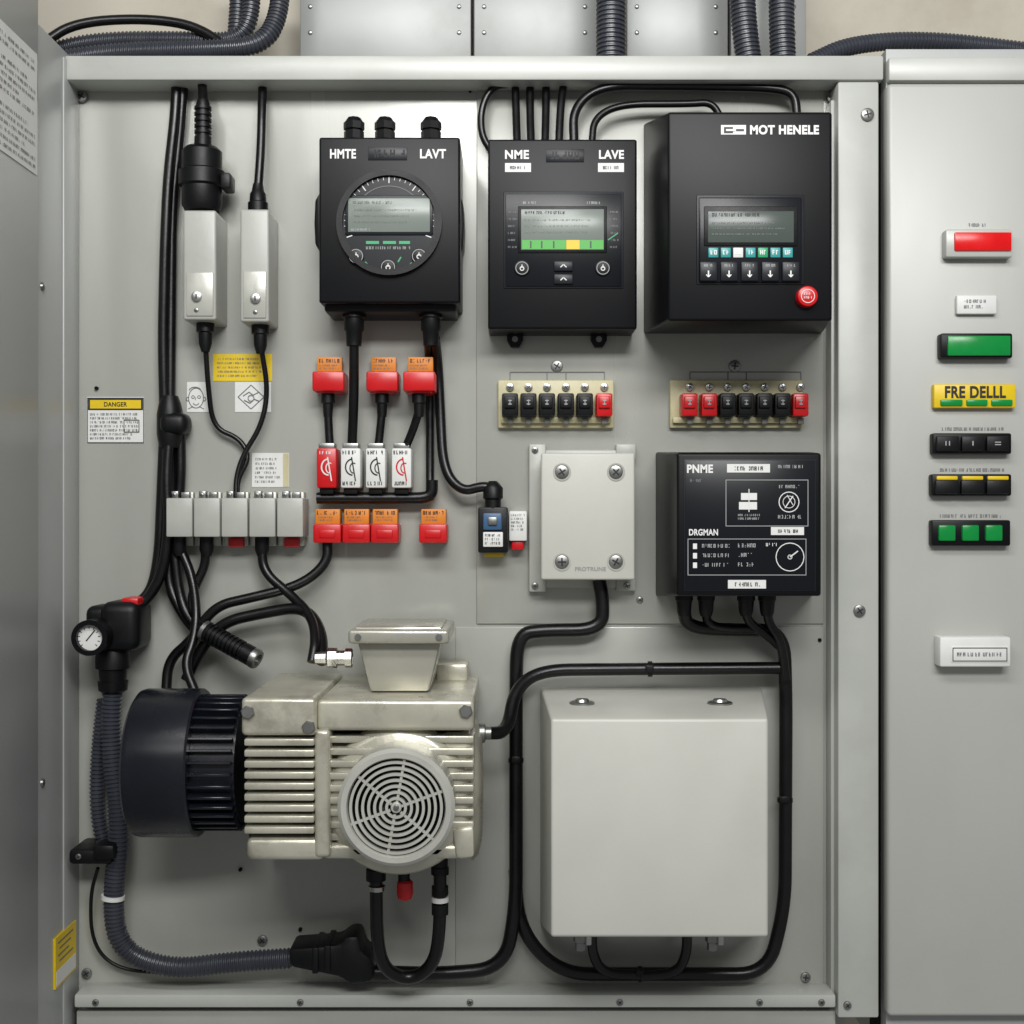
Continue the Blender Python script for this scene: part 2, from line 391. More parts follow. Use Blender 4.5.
for x in (354,385,431):
    part(MB('blackm').stack(x,.035,[(140,10),(132,10),(132,8),(130,8),(130,10.5),(123,10.5),(121,8.5),(118,6.5)],8),'cable_gland',t)
for x in (354,431):
    part(MB('blackm').stack(x,.04,[(310,12),(318,12),(319,10),(330,10),(332,8.5),(346,7.5)],20),'lower_gland',t)
# --- screen meter
t=thing('panel_meter','black panel meter with a rectangular framed screen, two white stickers and bottom tabs','meter',562,330)
d=.052
part(MB('black').rect(488,139,637,329,-.002,d,.0022,3),'casing',t)
for x in (515,599):
    part(MB('black').prism([(x-8,322),(x+8,322),(x+8,340),(x+4,347),(x-4,347),(x-8,340)],.004,.012,.001).m('zinc').disc(x,339,3,.01,.0135,0,14),'mounting_tab',t)
part(MB('emb').rect(503.5,191.5,623.5,288.5,d-.001,d+.0012,.001).m('panel').rect(505.5,193.5,621.5,286.5,d-.001,d+.0022,.0008),'control_panel',t)
sc=part(MB('blackm').rect(518,206,607,253,d,d+.0032,.0008).m('lcd').rect(521,209,604,250,d,d+.0038,.0005),'screen',t)
k=MB('ink').lines(524,211,566,214,1,d+.0042,.95).m('lcdink').lines(524,219,600,237,3,d+.0042,.3)
k.m('lime').sheet(522,240,566,249.2,d+.0042).sheet(580,240,603.5,249.2,d+.0042).m('yellow').sheet(566.3,240,579.7,249.2,d+.0042).m('lcd2').sheet(530,241,531.5,248,d+.0045).sheet(541,241,542.5,248,d+.0045).sheet(553,241,554.5,248,d+.0045).sheet(590,241,591.5,248,d+.0045)
part(k,'screen_bars',sc)
for x in (523,587): part(MB('dimtxt').lines(x,201.5,x+15,204.5,1,d+.0026,.9),'caption',t)
for x in (508,610):
    k=MB('greyink')
    for i in range(6): k.lines(x,211+i*7,x+9,213+i*7,1,d+.0026,1)
    if x>600: k.m('tgreen').line(608,240,618,233,1,d+.0028)
    part(k,'mark_column',t)
for x in (522,603):
    kb=part(MB('blackm').disc(x,268,8,d,d+.0042,.001).m('dimtxt').ring(x,268,5.8,6.5,d+.003,d+.0046,28),'push_button',t)
    part(MB('txt').ring(x,268.5,1.4,2.3,d+.004,d+.0048,16).line(x,264.5,x,268,.9,d+.005),'mark',kb)
for y in (266,279):
    kb=part(MB('emb').rect(554,y-5,573,y+5,d,d+.005,.001),'arrow_key',t)
    part(MB('txt').line(560.5,y+1.2,563.5,y-1.6,1,d+.0054).line(563.5,y-1.6,566.5,y+1.2,1,d+.0054),'mark',kb)
part(MB('txt').text('NME',505,150,529,159,d+.0006,.035).text('LAVE',599,150,624,159,d+.0006,.035),'lettering',t)
k=MB('emb').rect(546,149,584,162,d-.001,d+.0008,.0004).m('black'); k.lines(549,151.5,582,159.5,1,d+.0012,1); part(k,'emblem',t)
for x in (505,598):
    part(MB('paper').rect(x,163,x+26,172,d,d+.0006).m('ink').lines(x+5,166,x+21,169.4,1,d+.001,.9),'white_sticker',t)
# --- big controller
t=thing('motor_controller','large black controller box with keypad and round red stop button','controller',740,332)
d=.135
part(MB('black').frustum((668,112,832,321),d,(643,124,822,334),-.002,.0025),'casing',t)
part(MB('txt').rect(721,125,746,134.5,d,d+.0005).text('MOT HENELE',750,125,819,134.5,d+.0006,.045).m('ink').sheet(724,127,733,133,d+.0009).m('txt').sheet(726,129,735,131,d+.0012).m('ink').sheet(736,129,744,131,d+.0009),'lettering',t)
part(MB('emb').rect(696.5,194.5,804.5,284.5,d-.001,d+.0012,.001).m('panel').rect(699,197,802,282.5,d-.001,d+.003,.0015),'control_panel',t)
sc=part(MB('blackm').rect(704,206,798,246,d,d+.0042,.001).m('lcd2').rect(708,211,794,242.5,d,d+.0048,.0005),'screen',t)
part(MB('ink').lines(712,213,760,216.4,1,d+.0052,.95).m('greyink').lines(712,222,788,239,3,d+.0052,.3),'screen_text',sc)
for i in range(7):
    k=MB('cyan' if i not in (2,4) else ('paper' if i==2 else 'tgreen')).rect(708.5+i*12.4,247.5,718.5+i*12.4,257.5,d+.002,d+.0042,.0006)
    k.m('txt').lines(710.5+i*12.4,250,717+i*12.4,255,1,d+.0046,.9); part(k,'icon_key',t)
for i in range(5):
    kb=part(MB('emb').rect(700+i*20.6,261.5,717.5+i*20.6,281,d+.002,d+.0055,.0012),'keypad_key',t)
    k=MB('dimtxt').lines(704+i*20.6,264,715+i*20.6,267,1,d+.0059,.9)
    x=708.5+i*20.6; k.m('txt').line(x,270.5,x,277,1.4,d+.0059).line(x-2.2,274.5,x,277,1,d+.0062).line(x+2.2,274.5,x,277,1,d+.0065); part(k,'mark',kb)
kb=part(MB('red').disc(808,296,10.5,d-.001,d+.008,.002),'stop_button',t)
part(MB('txt').ring(808,296,6.3,6.9,d+.0076,d+.0084,28).lines(804,292.5,813,300,2,d+.0086,.6),'mark',kb)
# --- lower controller
t=thing('relay_controller','black relay controller with white printed diagrams under the red-and-black terminal strip','controller',740,597)
d=.125
part(MB('black').frustum((677,453,821,596),d,(655,452,812,596),-.002,.0025),'casing',t)
part(MB('emb').rect(684,459.5,816,591,d-.001,d+.0006,.0004).m('panel').rect(685,460.5,815,590,d-.001,d+.0012,.0004),'front_panel',t)
e=d+.0018
k=MB('txt').text('PNME',687,464.5,713,473,e,.04).text('DRGMAN',689,529,718,535.5,e,.03)
k.m('greyink').lines(690,479,703,482.5,1,e,.9); k.m('dimtxt').lines(778,465,803,468.5,1,e,.9)
k.frame(726,480,808,526,.7,e).frame(688,539,806,575,.7,e)
k.m('txt').sheet(741,493,757,500,e).sheet(739,502,757,509.5,e).line(749,489,749,512,.9,e+.0003).m('dimtxt').lines(738,514,762,521,2,e,.6).lines(779,485,801,488.5,1,e,.9).lines(778,515,803,519,1,e,.9)
k.m('txt').arc(789,502,10,0,360,.9,e).arc(789,502,6,0,360,.6,e).line(785,508,793,496,1,e+.0003).line(787,495,793,505,.7,e+.0004)
for i in range(3): k.m('txt').sheet(693,543.5+i*9.5,697,549+i*9.5,e).m('dimtxt').lines(702,544+i*9.5,731,548+i*9.5,1,e,.9).lines(738,543.5+i*9.5,756,548+i*9.5,1,e,.85)
k.m('txt').arc(790,557,14,0,360,.9,e).line(790,557,798,551,1.2,e+.0003).lines(766,543,779,546.5,1,e,.9).arc(790,557,2,0,360,.8,e+.0005)
part(k,'printed_diagram',t)
for r in ((727,464,770,472.5),(771,527,804,535),(728,580,766,588.5)):
    part(MB('paper').rect(*r,d,d+.002).m('ink').lines(r[0]+7,r[1]+2.4,r[2]-4,r[3]-2,1,d+.0024,.95),'white_sticker',t)
for x in (684,706,746,767):
    part(MB('blackm').stack(x,.045,[(588,9),(600,9),(601,8),(612,7),(616,5.5)],18),'cable_gland',t)
# --- junction box with screws
t=thing('junction_box','off-white junction box with a screwed lid beside the blue breaker','junction box',588,590)
d=.05
bk=part(MB('grey').rect(529,444,546,592,-.001,.013,.0015).rect(538,450,634,588,-.001,.011,.0015).rect(616,576,636,591,-.001,.013,.0015).rect(616,444,636,460,-.001,.013,.0015),'mounting_bracket',t)
part(MB('white').rect(542,456,634,578,.0,d-.012,.002),'body',t)
ld=part(MB('white').rect(541,453,635,580,d-.011,d,.0022,3),'lid',t)
for x,y in ((562,472),(616,472),(562,562),(616,562)):
    k=MB('grille').ring(x,y,7.4,9,d-.002,d+.0008,28); screw(k,x,y,7,d-.001,.0025,'zinc'); part(k,'screw',ld)
part(MB('faint').text('PROTRUNE',575,567,606,571,d+.0005,.02),'lettering',ld)
screws(bk,[(535,450,3.4),(535,586,3.4),(627,586,3.4)],.013,.002)
# --- big white enclosure
t=thing('enclosure_box','large plain off-white enclosure box in the lower right of the panel','enclosure',655,937)
d=.195
part(MB('white').frustum((551,719,768,937),d,(540,687,762,925),-.002,.0026),'body',t)
fz=lambda dd: P(0,719,d).z+(P(0,687,-.002).z-P(0,719,d).z)*(d-dd)/(d+.002)
for x,y,dd in ((582,705,.11),(720,703,.11)):
    c=P(x,y,dd); c.z=fz(dd)
    k=MB('zinc').lathe(c,(0,0,1),[(-.003,.0115),(.0015,.0115),(.0023,.010),(.0023,0)],28).m('steel').lathe(c,(0,0,1),[(.0023,.007),(.0045,.006),(.0045,0)],20).m('ink').box(c.x-.005,c.x+.005,c.y-.0006,c.y+.0006,c.z+.0045,c.z+.0049)
    part(k,'top_screw',t)
for x in (580,712):
    part(MB('zinc').stack(x,.10,[(925,7),(941,7),(942,5),(950,5)],6).m('steel').stack(x+8,.10,[(930,4),(944,4)],12),'bottom_bolt',t)

# ============================================================ TERMINAL STRIPS
def strip(x0,x1,mods,lab):
    t=thing('terminal_strip',lab,'terminal strip',(x0+x1)/2,428)
    part(MB('cream').rect(x0,380,x1,428,-.001,.010,.0015).rect(x0+3,417,x1-3,423,.01,.016,.001),'base',t)
    st=(mods[-1][0]-mods[0][0])/(len(mods)-1)
    for x,c in mods:
        mo=part(MB('red' if c=='r' else 'blackm').rect(x-st*.43,393,x+st*.43,416,.008,.030,.0018).rect(x-st*.3,396,x+st*.3,408,.028,.033,.001),'terminal_module',t)
        part(MB('dimtxt').line(x-1.8,400.5,x+1.8,400.5,1,.0336).line(x-1.8,404,x+1.8,404,1,.0336).line(x,399.5,x,405,.8,.0339),'mark',mo)
        k=MB('zinc'); screw(k,x,387,4,.010,.003,'steel'); k.m('zinc').rect(x-3,418,x+3,424,.012,.018,.0006); part(k,'terminal_screw',t)
    k=MB('greyink'); top=372
    k.line(mods[0][0],top,mods[-1][0],top,.9,.0034)
    for x,c in (mods[0],mods[2],mods[3],mods[-1]): k.line(x,top,x,380,.9,.0031)
    k.line((x0+x1)/2,360,(x0+x1)/2,top,.9,.0037)
    part(k,'wiring_marks',t)
strip(498,614,[(510,'b'),(528.5,'b'),(547,'b'),(566,'b'),(585,'b'),(604.5,'r')],'cream terminal strip with five black modules and one red at its right end')
strip(670,803,[(690,'r'),(709.5,'r'),(728,'b'),(746.5,'b'),(765,'b'),(783,'b'),(801,'r')],'cream terminal strip with red modules at both ends')
# ============================================================ GREY BOXES TOP LEFT
def lockbox(x0,x1,y0,y1,lab,kx,ky):
    t=thing('switch_box',lab,'switch box',(x0+x1)/2,y1)
    part(MB('grey').rect(x0,y0,x1,y1,-.001,.05,.0025,3),'body',t)
    cp=part(MB('grille').rect(x0+3,y0+62,x1-3,y1-4,.048,.0515,.001),'cover_plate',t)
    part(MB('steel').disc(kx,ky,5,.05,.055,.001,20).m('ink').line(kx,ky-2.5,kx,ky+2.5,1.4,.0554),'lock',t)
    part(screw(MB('zinc'),kx,y1-10,2.4,.0515,.001,'zinc'),'screw',cp)
    part(MB('blackm').stack((x0+x1)/2+6,.028,[(y1-3,9),(y1+12,9),(y1+13,7),(y1+24,6.5),(y1+32,4)],18),'cable_gland',t)
lockbox(183,216,210,320,'narrow grey switch box under the round black plug',196,296)
lockbox(240,269,209,322,'narrow grey switch box with a slim cable gland on top',255,298)
t=thing('power_plug','round black power plug seated on top of the left narrow switch box','plug',203,210)
part(MB('blackm').stack(202,.03,[(211,17),(205,20),(188,20),(186,23),(172,23),(170,20),(152,20),(148,16),(147,9)],28),'plug_body',t)
part(MB('blackm').rect(220,172,230,188,.02,.045,.002),'latch',t)
part(MB('blackm').stack(203,.03,[(149,9),(140,8.5)]+sum([[(140-i*6,8.6),(137-i*6,8.6),(137-i*6,6.8),(134-i*6,6.8)] for i in range(6)],[])+[(100,5.5)],18),'strain_relief',t)
part(MB('cable').tube([(203,104,.03),(203,90,.022),(200,70,.012)],4.6),'cord',t)
t=thing('cable_gland','slim black gland and cable entering the top of the right narrow switch box','cable gland',258,210)
part(MB('blackm').stack(258,.028,[(212,10),(203,10),(202,8.5),(194,8),(192,6.5),(184,5)],18),'gland',t)
part(MB('cable').tube([(258,190,.028),(261,150,.024),(262,110,.02),(263,72,.008)],4.4),'cord',t)
# ============================================================ STICKERS ON THE PLATE
def sticker(name,x0,y0,x1,y1,m,lab,cat='sticker',d=.0006):
    t=thing(name,lab,cat,(x0+x1)/2,y1); part(MB(m).rect(x0,y0,x1,y1,-.001,d),'backing',t); return t
t=sticker('danger_label',87,397,144,443,'paper','white data label with a yellow heading beside the vertical cable','label')
k=MB('ink').frame(87.5,398,143.5,442.5,.6,.0012).sheet(88,398.5,143,410,.0010).m('yellow').sheet(90,400,141,408.5,.0014).m('ink').text('DANGER',104,402,127,406.6,.0018,.02)
k.m('greyink').lines(90,413,141,441,7,.0012,.55).m('ink').frame(124,420,139,432,.6,.0016); part(k,'print',t)
t=sticker('warning_label',213,354,272,381,'yellow','yellow warning label behind the cables of the switch boxes','label')
part(MB('greyink').lines(217,358,269,379,5,.001,.45),'print',t)
e=.001
t=sticker('pictogram_sticker',187,382,209,412,'paper','small white sticker with a face drawing left of the thin cable')
c=196
part(MB('greyink').arc(c,398,7.5,0,360,.8,e,20,10).arc(c-1,391,6,10,170,.8,e+.0002,12,4).arc(c-3,397,1.4,0,360,.7,e).arc(c+3,397,1.4,0,360,.7,e).arc(c,402,3,200,340,.8,e).line(c,397,c-1,400,.6,e+.0001).arc(c-8,399,1.8,60,300,.7,e+.0003).arc(c+8,399,1.8,-120,120,.7,e+.0003).line(c-8,409,c-3,406.5,.7,e).line(c+8,409,c+3,406.5,.7,e),'drawing',t)
t=sticker('pictogram_sticker',235,382,271,412,'paper','larger white sticker with a diamond drawing under the yellow warning label')
c=251
part(MB('greyink').poly([(c-13,397),(c,385),(c+13,397),(c,409),(c-13,397)],.9,e).poly([(c-8,396),(c-2,392),(c+2,395),(c+8,392)],.8,e+.0003).poly([(c-7,400),(c-1,403),(c+3,399),(c+8,401)],.8,e+.0006).arc(c,398,3,0,360,.7,e+.0009),'drawing',t)
t=sticker('inspection_sticker',252,453,289,487,'paper','white inspection sticker with a pale yellow edge above the row of grey relays')
part(MB('cream').sheet(283,453.5,288.6,486.5,.001).m('greyink').lines(255,458,281,485,6,.001,.5),'print',t)
# ============================================================ RELAY ROW
rl=['grey relay module, leftmost of the row of five','grey relay module, second from the left in the row of five','grey relay module in the middle of the row of five','grey relay module, second from the right in the row of five','grey relay module, rightmost of the row of five']
for i,x in enumerate((166,193.6,221.2,249,276.8)):
    x1=x+26.2
    t=thing('relay_module',rl[i],'relay',x+13,545,0,'row of five grey relays')
    part(MB('grey').rect(x,498,x1,537,.006,.042,.0015,2),'body',t)
    part(MB('grille').rect(x+1,492,x1+1,546,-.001,.014,.001),'socket',t)
    k=MB('zinc').rect(x+5,491,x+12,499,.012,.026,.001).rect(x+15,492,x1-3,499,.012,.022,.001); screw(k,x+8,495,2.2,.026,.001); part(k,'clip',t)
    if i in (2,4): part(MB('red').rect(x+7,538,x+22,547,.012,.022,.001),'red_tab',t)
    else: part(MB('blackm').stack(x+13,.022,[(535,7),(550,7),(556,5)],14),'wire_boot',t)
# ============================================================ RED CONNECTORS
def redconn(x,y,up,lab,dx=0,z=0):
    t=thing('red_connector',lab,'connector',x,y+12)
    if up:
        part(MB('red').rect(x-16,y-10,x+16,y+10,.002,.034+z,.002).rect(x-12,y+8,x+12,y+12,.005,.028+z,.001),'housing',t)
        e=.012+z
        k=MB('orange').rect(x-11,y-24,x+14,y-9,.006,e,.0006).m('ink').lines(x-9,y-22,x+13,y-18.5,1,e+.0004,1).m('greyink').lines(x-9,y-16.5,x+12,y-10.5,2,e+.0004,.55); part(k,'orange_tag',t)
        part(MB('blackm').stack(x,.018+z,[(y+9,7),(y+22,7),(y+23,5.5),(y+36,4.5)],16),'boot',t)
        part(MB('cable').tube([(x,y+30,.018+z),(x+dx*.4,y+48,.018+z*.6),(x+dx,y+68,.018)],4.2),'cord',t)
    else:
        part(MB('red').rect(x-14,y-10,x+14,y+9,.002,.034,.002).rect(x-8,y-4,x+8,y+4,.03,.0352,.001),'housing',t)
        k=MB('orange').rect(x-12,y-25,x+13,y-9,.004,.020,.001).m('ink').lines(x-10,y-23,x+11,y-19.5,1,.0204,1).m('greyink').lines(x-9,y-17.5,x+9,y-12,2,.0204,.55); part(k,'orange_tag',t)
redconn(328,381,1,'red connector with orange tag, left of the three under the dial meter',2)
redconn(382,381,1,'red connector with orange tag, middle of the three under the dial meter',-4)
redconn(419,381,1,'red connector with orange tag, right of the three, on a slanting cable',-14,.016)
redconn(327,534,0,'lower red connector at the left end, with the cable leaving below it')
redconn(356,534,0,'lower red connector, second from the left, touching its right neighbour')
redconn(384.5,534,0,'lower red connector, third from the left in the lower row')
redconn(433,534,0,'lower red connector standing apart at the right of the lower row')
for x,c,lab in ((326.5,'red','fuse holder with a red printed front, leftmost of four'),(350.5,'blk','fuse holder with a black printed front, second of four'),(375.5,'blk','fuse holder with a black printed front, third of four'),(401.5,'wr','fuse holder with red print on white, rightmost of four')):
    t=thing('fuse_holder',lab,'fuse holder',x,492,0,'four fuse holders on the black tube')
    part(MB('zinc').rect(x-8,443,x+8,450,.006,.024,.001).m('blackm').rect(x-7,487,x+7,494,.004,.026,.001),'end_caps',t)
    part(MB('red' if c=='red' else 'paper').rect(x-10,448,x+10,488,.002,.032,.002),'body',t)
    k=MB('txt' if c=='red' else ('ink' if c=='blk' else 'red')); e=.0325
    k.arc(x+2,467,7,90,270,1.4,e,16,8).arc(x+3,468,3.6,60,280,1.1,e,14,5).line(x+1,457,x+5,481,1.2,e+.0003)
    if c!='red': k.m('ink').lines(x-8,450.5,x+8,455,1,e+.0002,.8).lines(x-8,481.5,x+8,486,1,e+.0002,.8)
    else: k.lines(x-7,451,x+7,455,1,e+.0002,.8)
    part(k,'print',t)
solo(MB('cable').tube([(317,498,.016),(425,498,.016),(432,494,.016),(432,480,.016)],6,12),'cable_tube','short horizontal black tube beneath the four fuse holders','cable')
# --- breaker
t=thing('circuit_breaker','small black and blue circuit breaker below a right-angle plug','breaker',493,556)
part(MB('blackm').rect(478,507,508,553,.0,.034,.002).m('yellow').rect(484,552,504,557,.0,.02,.001),'housing',t)
part(MB('blue').rect(483,513,502,530,.03,.037,.0015).m('paper').rect(483,532,503,547,.03,.0365,.001).m('ink').lines(485,534,502,546,3,.0369,.6),'front_label',t)
part(MB('zinc').rect(488,517,497,525,.035,.040,.001),'toggle',t)
t=thing('terminal_block','little white terminal block with red tip right of the blue breaker','terminal block',518,548)
part(MB('paper').rect(509,511,527,541,.0,.024,.0015).m('greyink').lines(511,514,526,532,5,.0244,.6),'body',t)
part(MB('red').rect(511,540,524,550,.0,.02,.002),'red_tip',t)
# ============================================================ MOTOR
t=thing('electric_motor','silvery finned electric motor with black fan cover and round front grille','motor',360,862)
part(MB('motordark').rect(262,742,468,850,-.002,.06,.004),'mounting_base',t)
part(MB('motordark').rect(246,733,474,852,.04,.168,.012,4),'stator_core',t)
tp=part(MB('motor').rect(241,698,316,736,.012,.188,.004,4).rect(317,700,474,731,.012,.182,.004,4).rect(436,664,468,690,.01,.05,.003),'top_casting',t)
for x,y,dd in ((248,712,.188),(309,727,.188),(466,711,.182)): part(MB('zinc').lathe(P(x,y,dd),(0,-1,0),[(0,.006),(.003,.006),(.004,.005),(.004,0)],6),'casting_bolt',tp)
k=MB('motor')
for i in range(9): k.rect(244,739+i*11,314,746+i*11,.14,.187,.0013,2)
part(k,'left_fins',t)
part(MB('motor').rect(314,730,330,858,.05,.184,.004,4),'flange_rib',t)
hx,hz=P(400,0,.15).x,P(0,795,.15).z
part(MB('motor').lathe(Vector((hx,-.12,hz)),(0,-1,0),[(0,0),(0,.066),(.046,.066),(.052,.063),(.056,.057),(.056,0)],56),'fan_housing',t)
k=MB('motor').rect(438,734,474,850,.05,.170,.008,3)
for i in range(9): k.rect(329,736+i*12.2,474,743.2+i*12.2,.13,.181-.0009*(i-4)**2*.5,.0015,2)
part(k,'right_fins',t)
part(MB('motor').rect(246,838,324,861,.05,.182,.005,3).rect(322,844,474,860,.05,.176,.005,3).prism([(452,830),(474,826),(475,858),(456,860)],.06,.18,.004),'foot',t)
zc=P(0,790,.11).z
part(MB('motor').lathe(Vector((P(468,0,.11).x,-.105,zc)),(1,0,0),[(0,0),(0,.062),(.005,.064),(.010,.058),(.013,.045),(.014,0)],40),'end_bell',t)
# fan cover
c=Vector((0,-.1,P(0,762,.1).z)); X=lambda px: P(px,0,.1).x
part(MB('cover').lathe(c,(1,0,0),[(X(138),0),(X(138),.056),(X(139),.062),(X(142),.0662),(X(147),.0675),(X(201),.0675),(X(203),.066),(X(203),.056)],72),'fan_cover',t)
k=MB('cover').lathe(c,(1,0,0),[(X(202),.054),(X(246),.054),(X(246),0)],48)
for i in range(36):
    a=2*math.pi*i/36; rot=Matrix.Rotation(a,3,'X'); o=c+rot@Vector((0,0,.057)); x0,x1=X(202),X(245)
    k.box(x0,x1,o.y-.0014,o.y+.0014,o.z-.005,o.z+.005,.0006,1,rot)
part(k,'cooling_ribs',t)
# front fan grille
f0,f1=.165,.222; fx,fy=396,808
k=MB('grille'); cc=P(fx,fy,f1); cc.y=-f0; T=f1-f0; r=W(59,f1)
k.lathe(cc,(0,-1,0),[(0,r*.97),(T-.012,r*.985),(T-.011,r),(T-.003,r),(T,r-.003),(T,r-.0075),(T-.003,r-.0085),(T-.03,r-.0085)],72)
g=part(k,'grille_housing',t)
part(MB('gap').disc(fx+2,fy-3,51,f0,f1-.022),'fan_cavity',g)
k=MB('blackm')
for i in range(7):
    a=2*math.pi*i/7; rot=Matrix.Rotation(a,3,'Y')@Matrix.Rotation(.5,3,'Z'); o=P(fx,fy,f1-.012)+Matrix.Rotation(a,3,'Y')@Vector((.022,0,0)); k.box(o.x-.016,o.x+.016,o.y-.0008,o.y+.0008,o.z-.007,o.z+.007,.0004,1,rot)
part(k,'impeller',g)
k=MB('grille')
for rr in (9.5,15.5,21.5,27.5,33.5,39.5,45.5,50.5): k.ring(fx,fy,rr-1.4,rr+1.4,f1-.006,f1-.0025,64)
k.disc(fx,fy,5.5,f1-.007,f1-.001,.001,28)
for i in range(6):
    a=math.radians(i*60+20); p=P(fx,fy,f1-.0045)+Vector((math.cos(a),0,math.sin(a)))*W(28,f1)
    k.box(p.x-W(22,f1),p.x+W(22,f1),p.y-.0012,p.y+.0012,p.z-.0011,p.z+.0011,0,1,Matrix.Rotation(-a,3,'Y'))
k.m('zinc').disc(fx,fy,3,f1-.002,f1+.0006,.0005,12)
part(k,'grille_guard',g)
# terminal box
part(MB('tbox').prism([(357,640),(441,640),(429,692),(370,692)],.05,.138,.003),'terminal_box',t)
tl=part(MB('tbox').rect(348,630,449,644,.04,.152,.003,3).rect(355,627,442,633,.048,.142,.002),'terminal_lid',t)
for x in (358,439): part(MB('zinc').lathe(P(x,637,.152),(0,-1,0),[(0,.003),(.0015,.003),(.0015,0)],12),'lid_screw',tl)
cg=P(352,658,.09)
part(MB('steel').lathe(cg,(-1,0,0),[(0,.009),(.006,.009),(.006,.007),(.014,.007),(.014,.0095),(.022,.0095),(.024,.006),(.034,.0055),(.034,0)],8),'steel_gland',t)
part(MB('zinc').lathe(P(243,705,.1),(-1,0,0),[(0,.005),(.006,.005),(.006,.003),(.016,.003),(.016,0)],12),'grease_fitting',t)
part(MB('zinc').lathe(P(476,733,.1),(1,0,0),[(0,.009),(.008,.009),(.009,.006),(.014,.006),(.014,0)],16),'side_gland',t)
part(MB('blackm').stack(376,.10,[(850,8),(868,8),(869,10),(880,10),(881,8)],16),'bottom_gland',t)
part(MB('blackm').stack(440,.10,[(850,8),(866,8),(867,9),(874,9)],16),'bottom_gland',t)
t=thing('capped_plug','red capped stub hanging under the motor grille','plug',404,900)
part(MB('blackm').stack(404,.10,[(852,5),(870,6),(882,6)],14),'stub',t)
part(MB('red').stack(405,.10,[(880,6),(882,8),(893,8.5),(898,7),(900,4)],18),'red_cap',t)
# ============================================================ PRESSURE GAUGE
t=thing('pressure_gauge','black valve with a small white pressure gauge left of the motor','gauge',110,690)
part(MB('blackm').rect(98,602,138,652,.004,.058,.010,4).rect(84,606,118,632,.01,.05,.008,4),'valve_body',t)
part(MB('blackm').stack(113,.035,[(645,14),(656,17),(668,17),(669,14),(680,13),(681,15),(690,14),(693,10)],24),'hose_nut',t)
gb=part(MB('black').ring(89,638,13,18,.03,.078,40).disc(89,638,17,.03,.066),'gauge_case',t)
k=MB('paper').disc(89,638,13.4,.06,.072).m('ink')
for i in range(11):
    a=math.radians(225-27*i); k.line(89+9*math.cos(a),638-9*math.sin(a),89+11.5*math.cos(a),638-11.5*math.sin(a),.7,.0724)
k.line(86,641,95,630,1.1,.0727); part(k,'dial',gb)
part(MB('red').rect(121,598,138,606,.02,.05,.002),'red_cap',t)
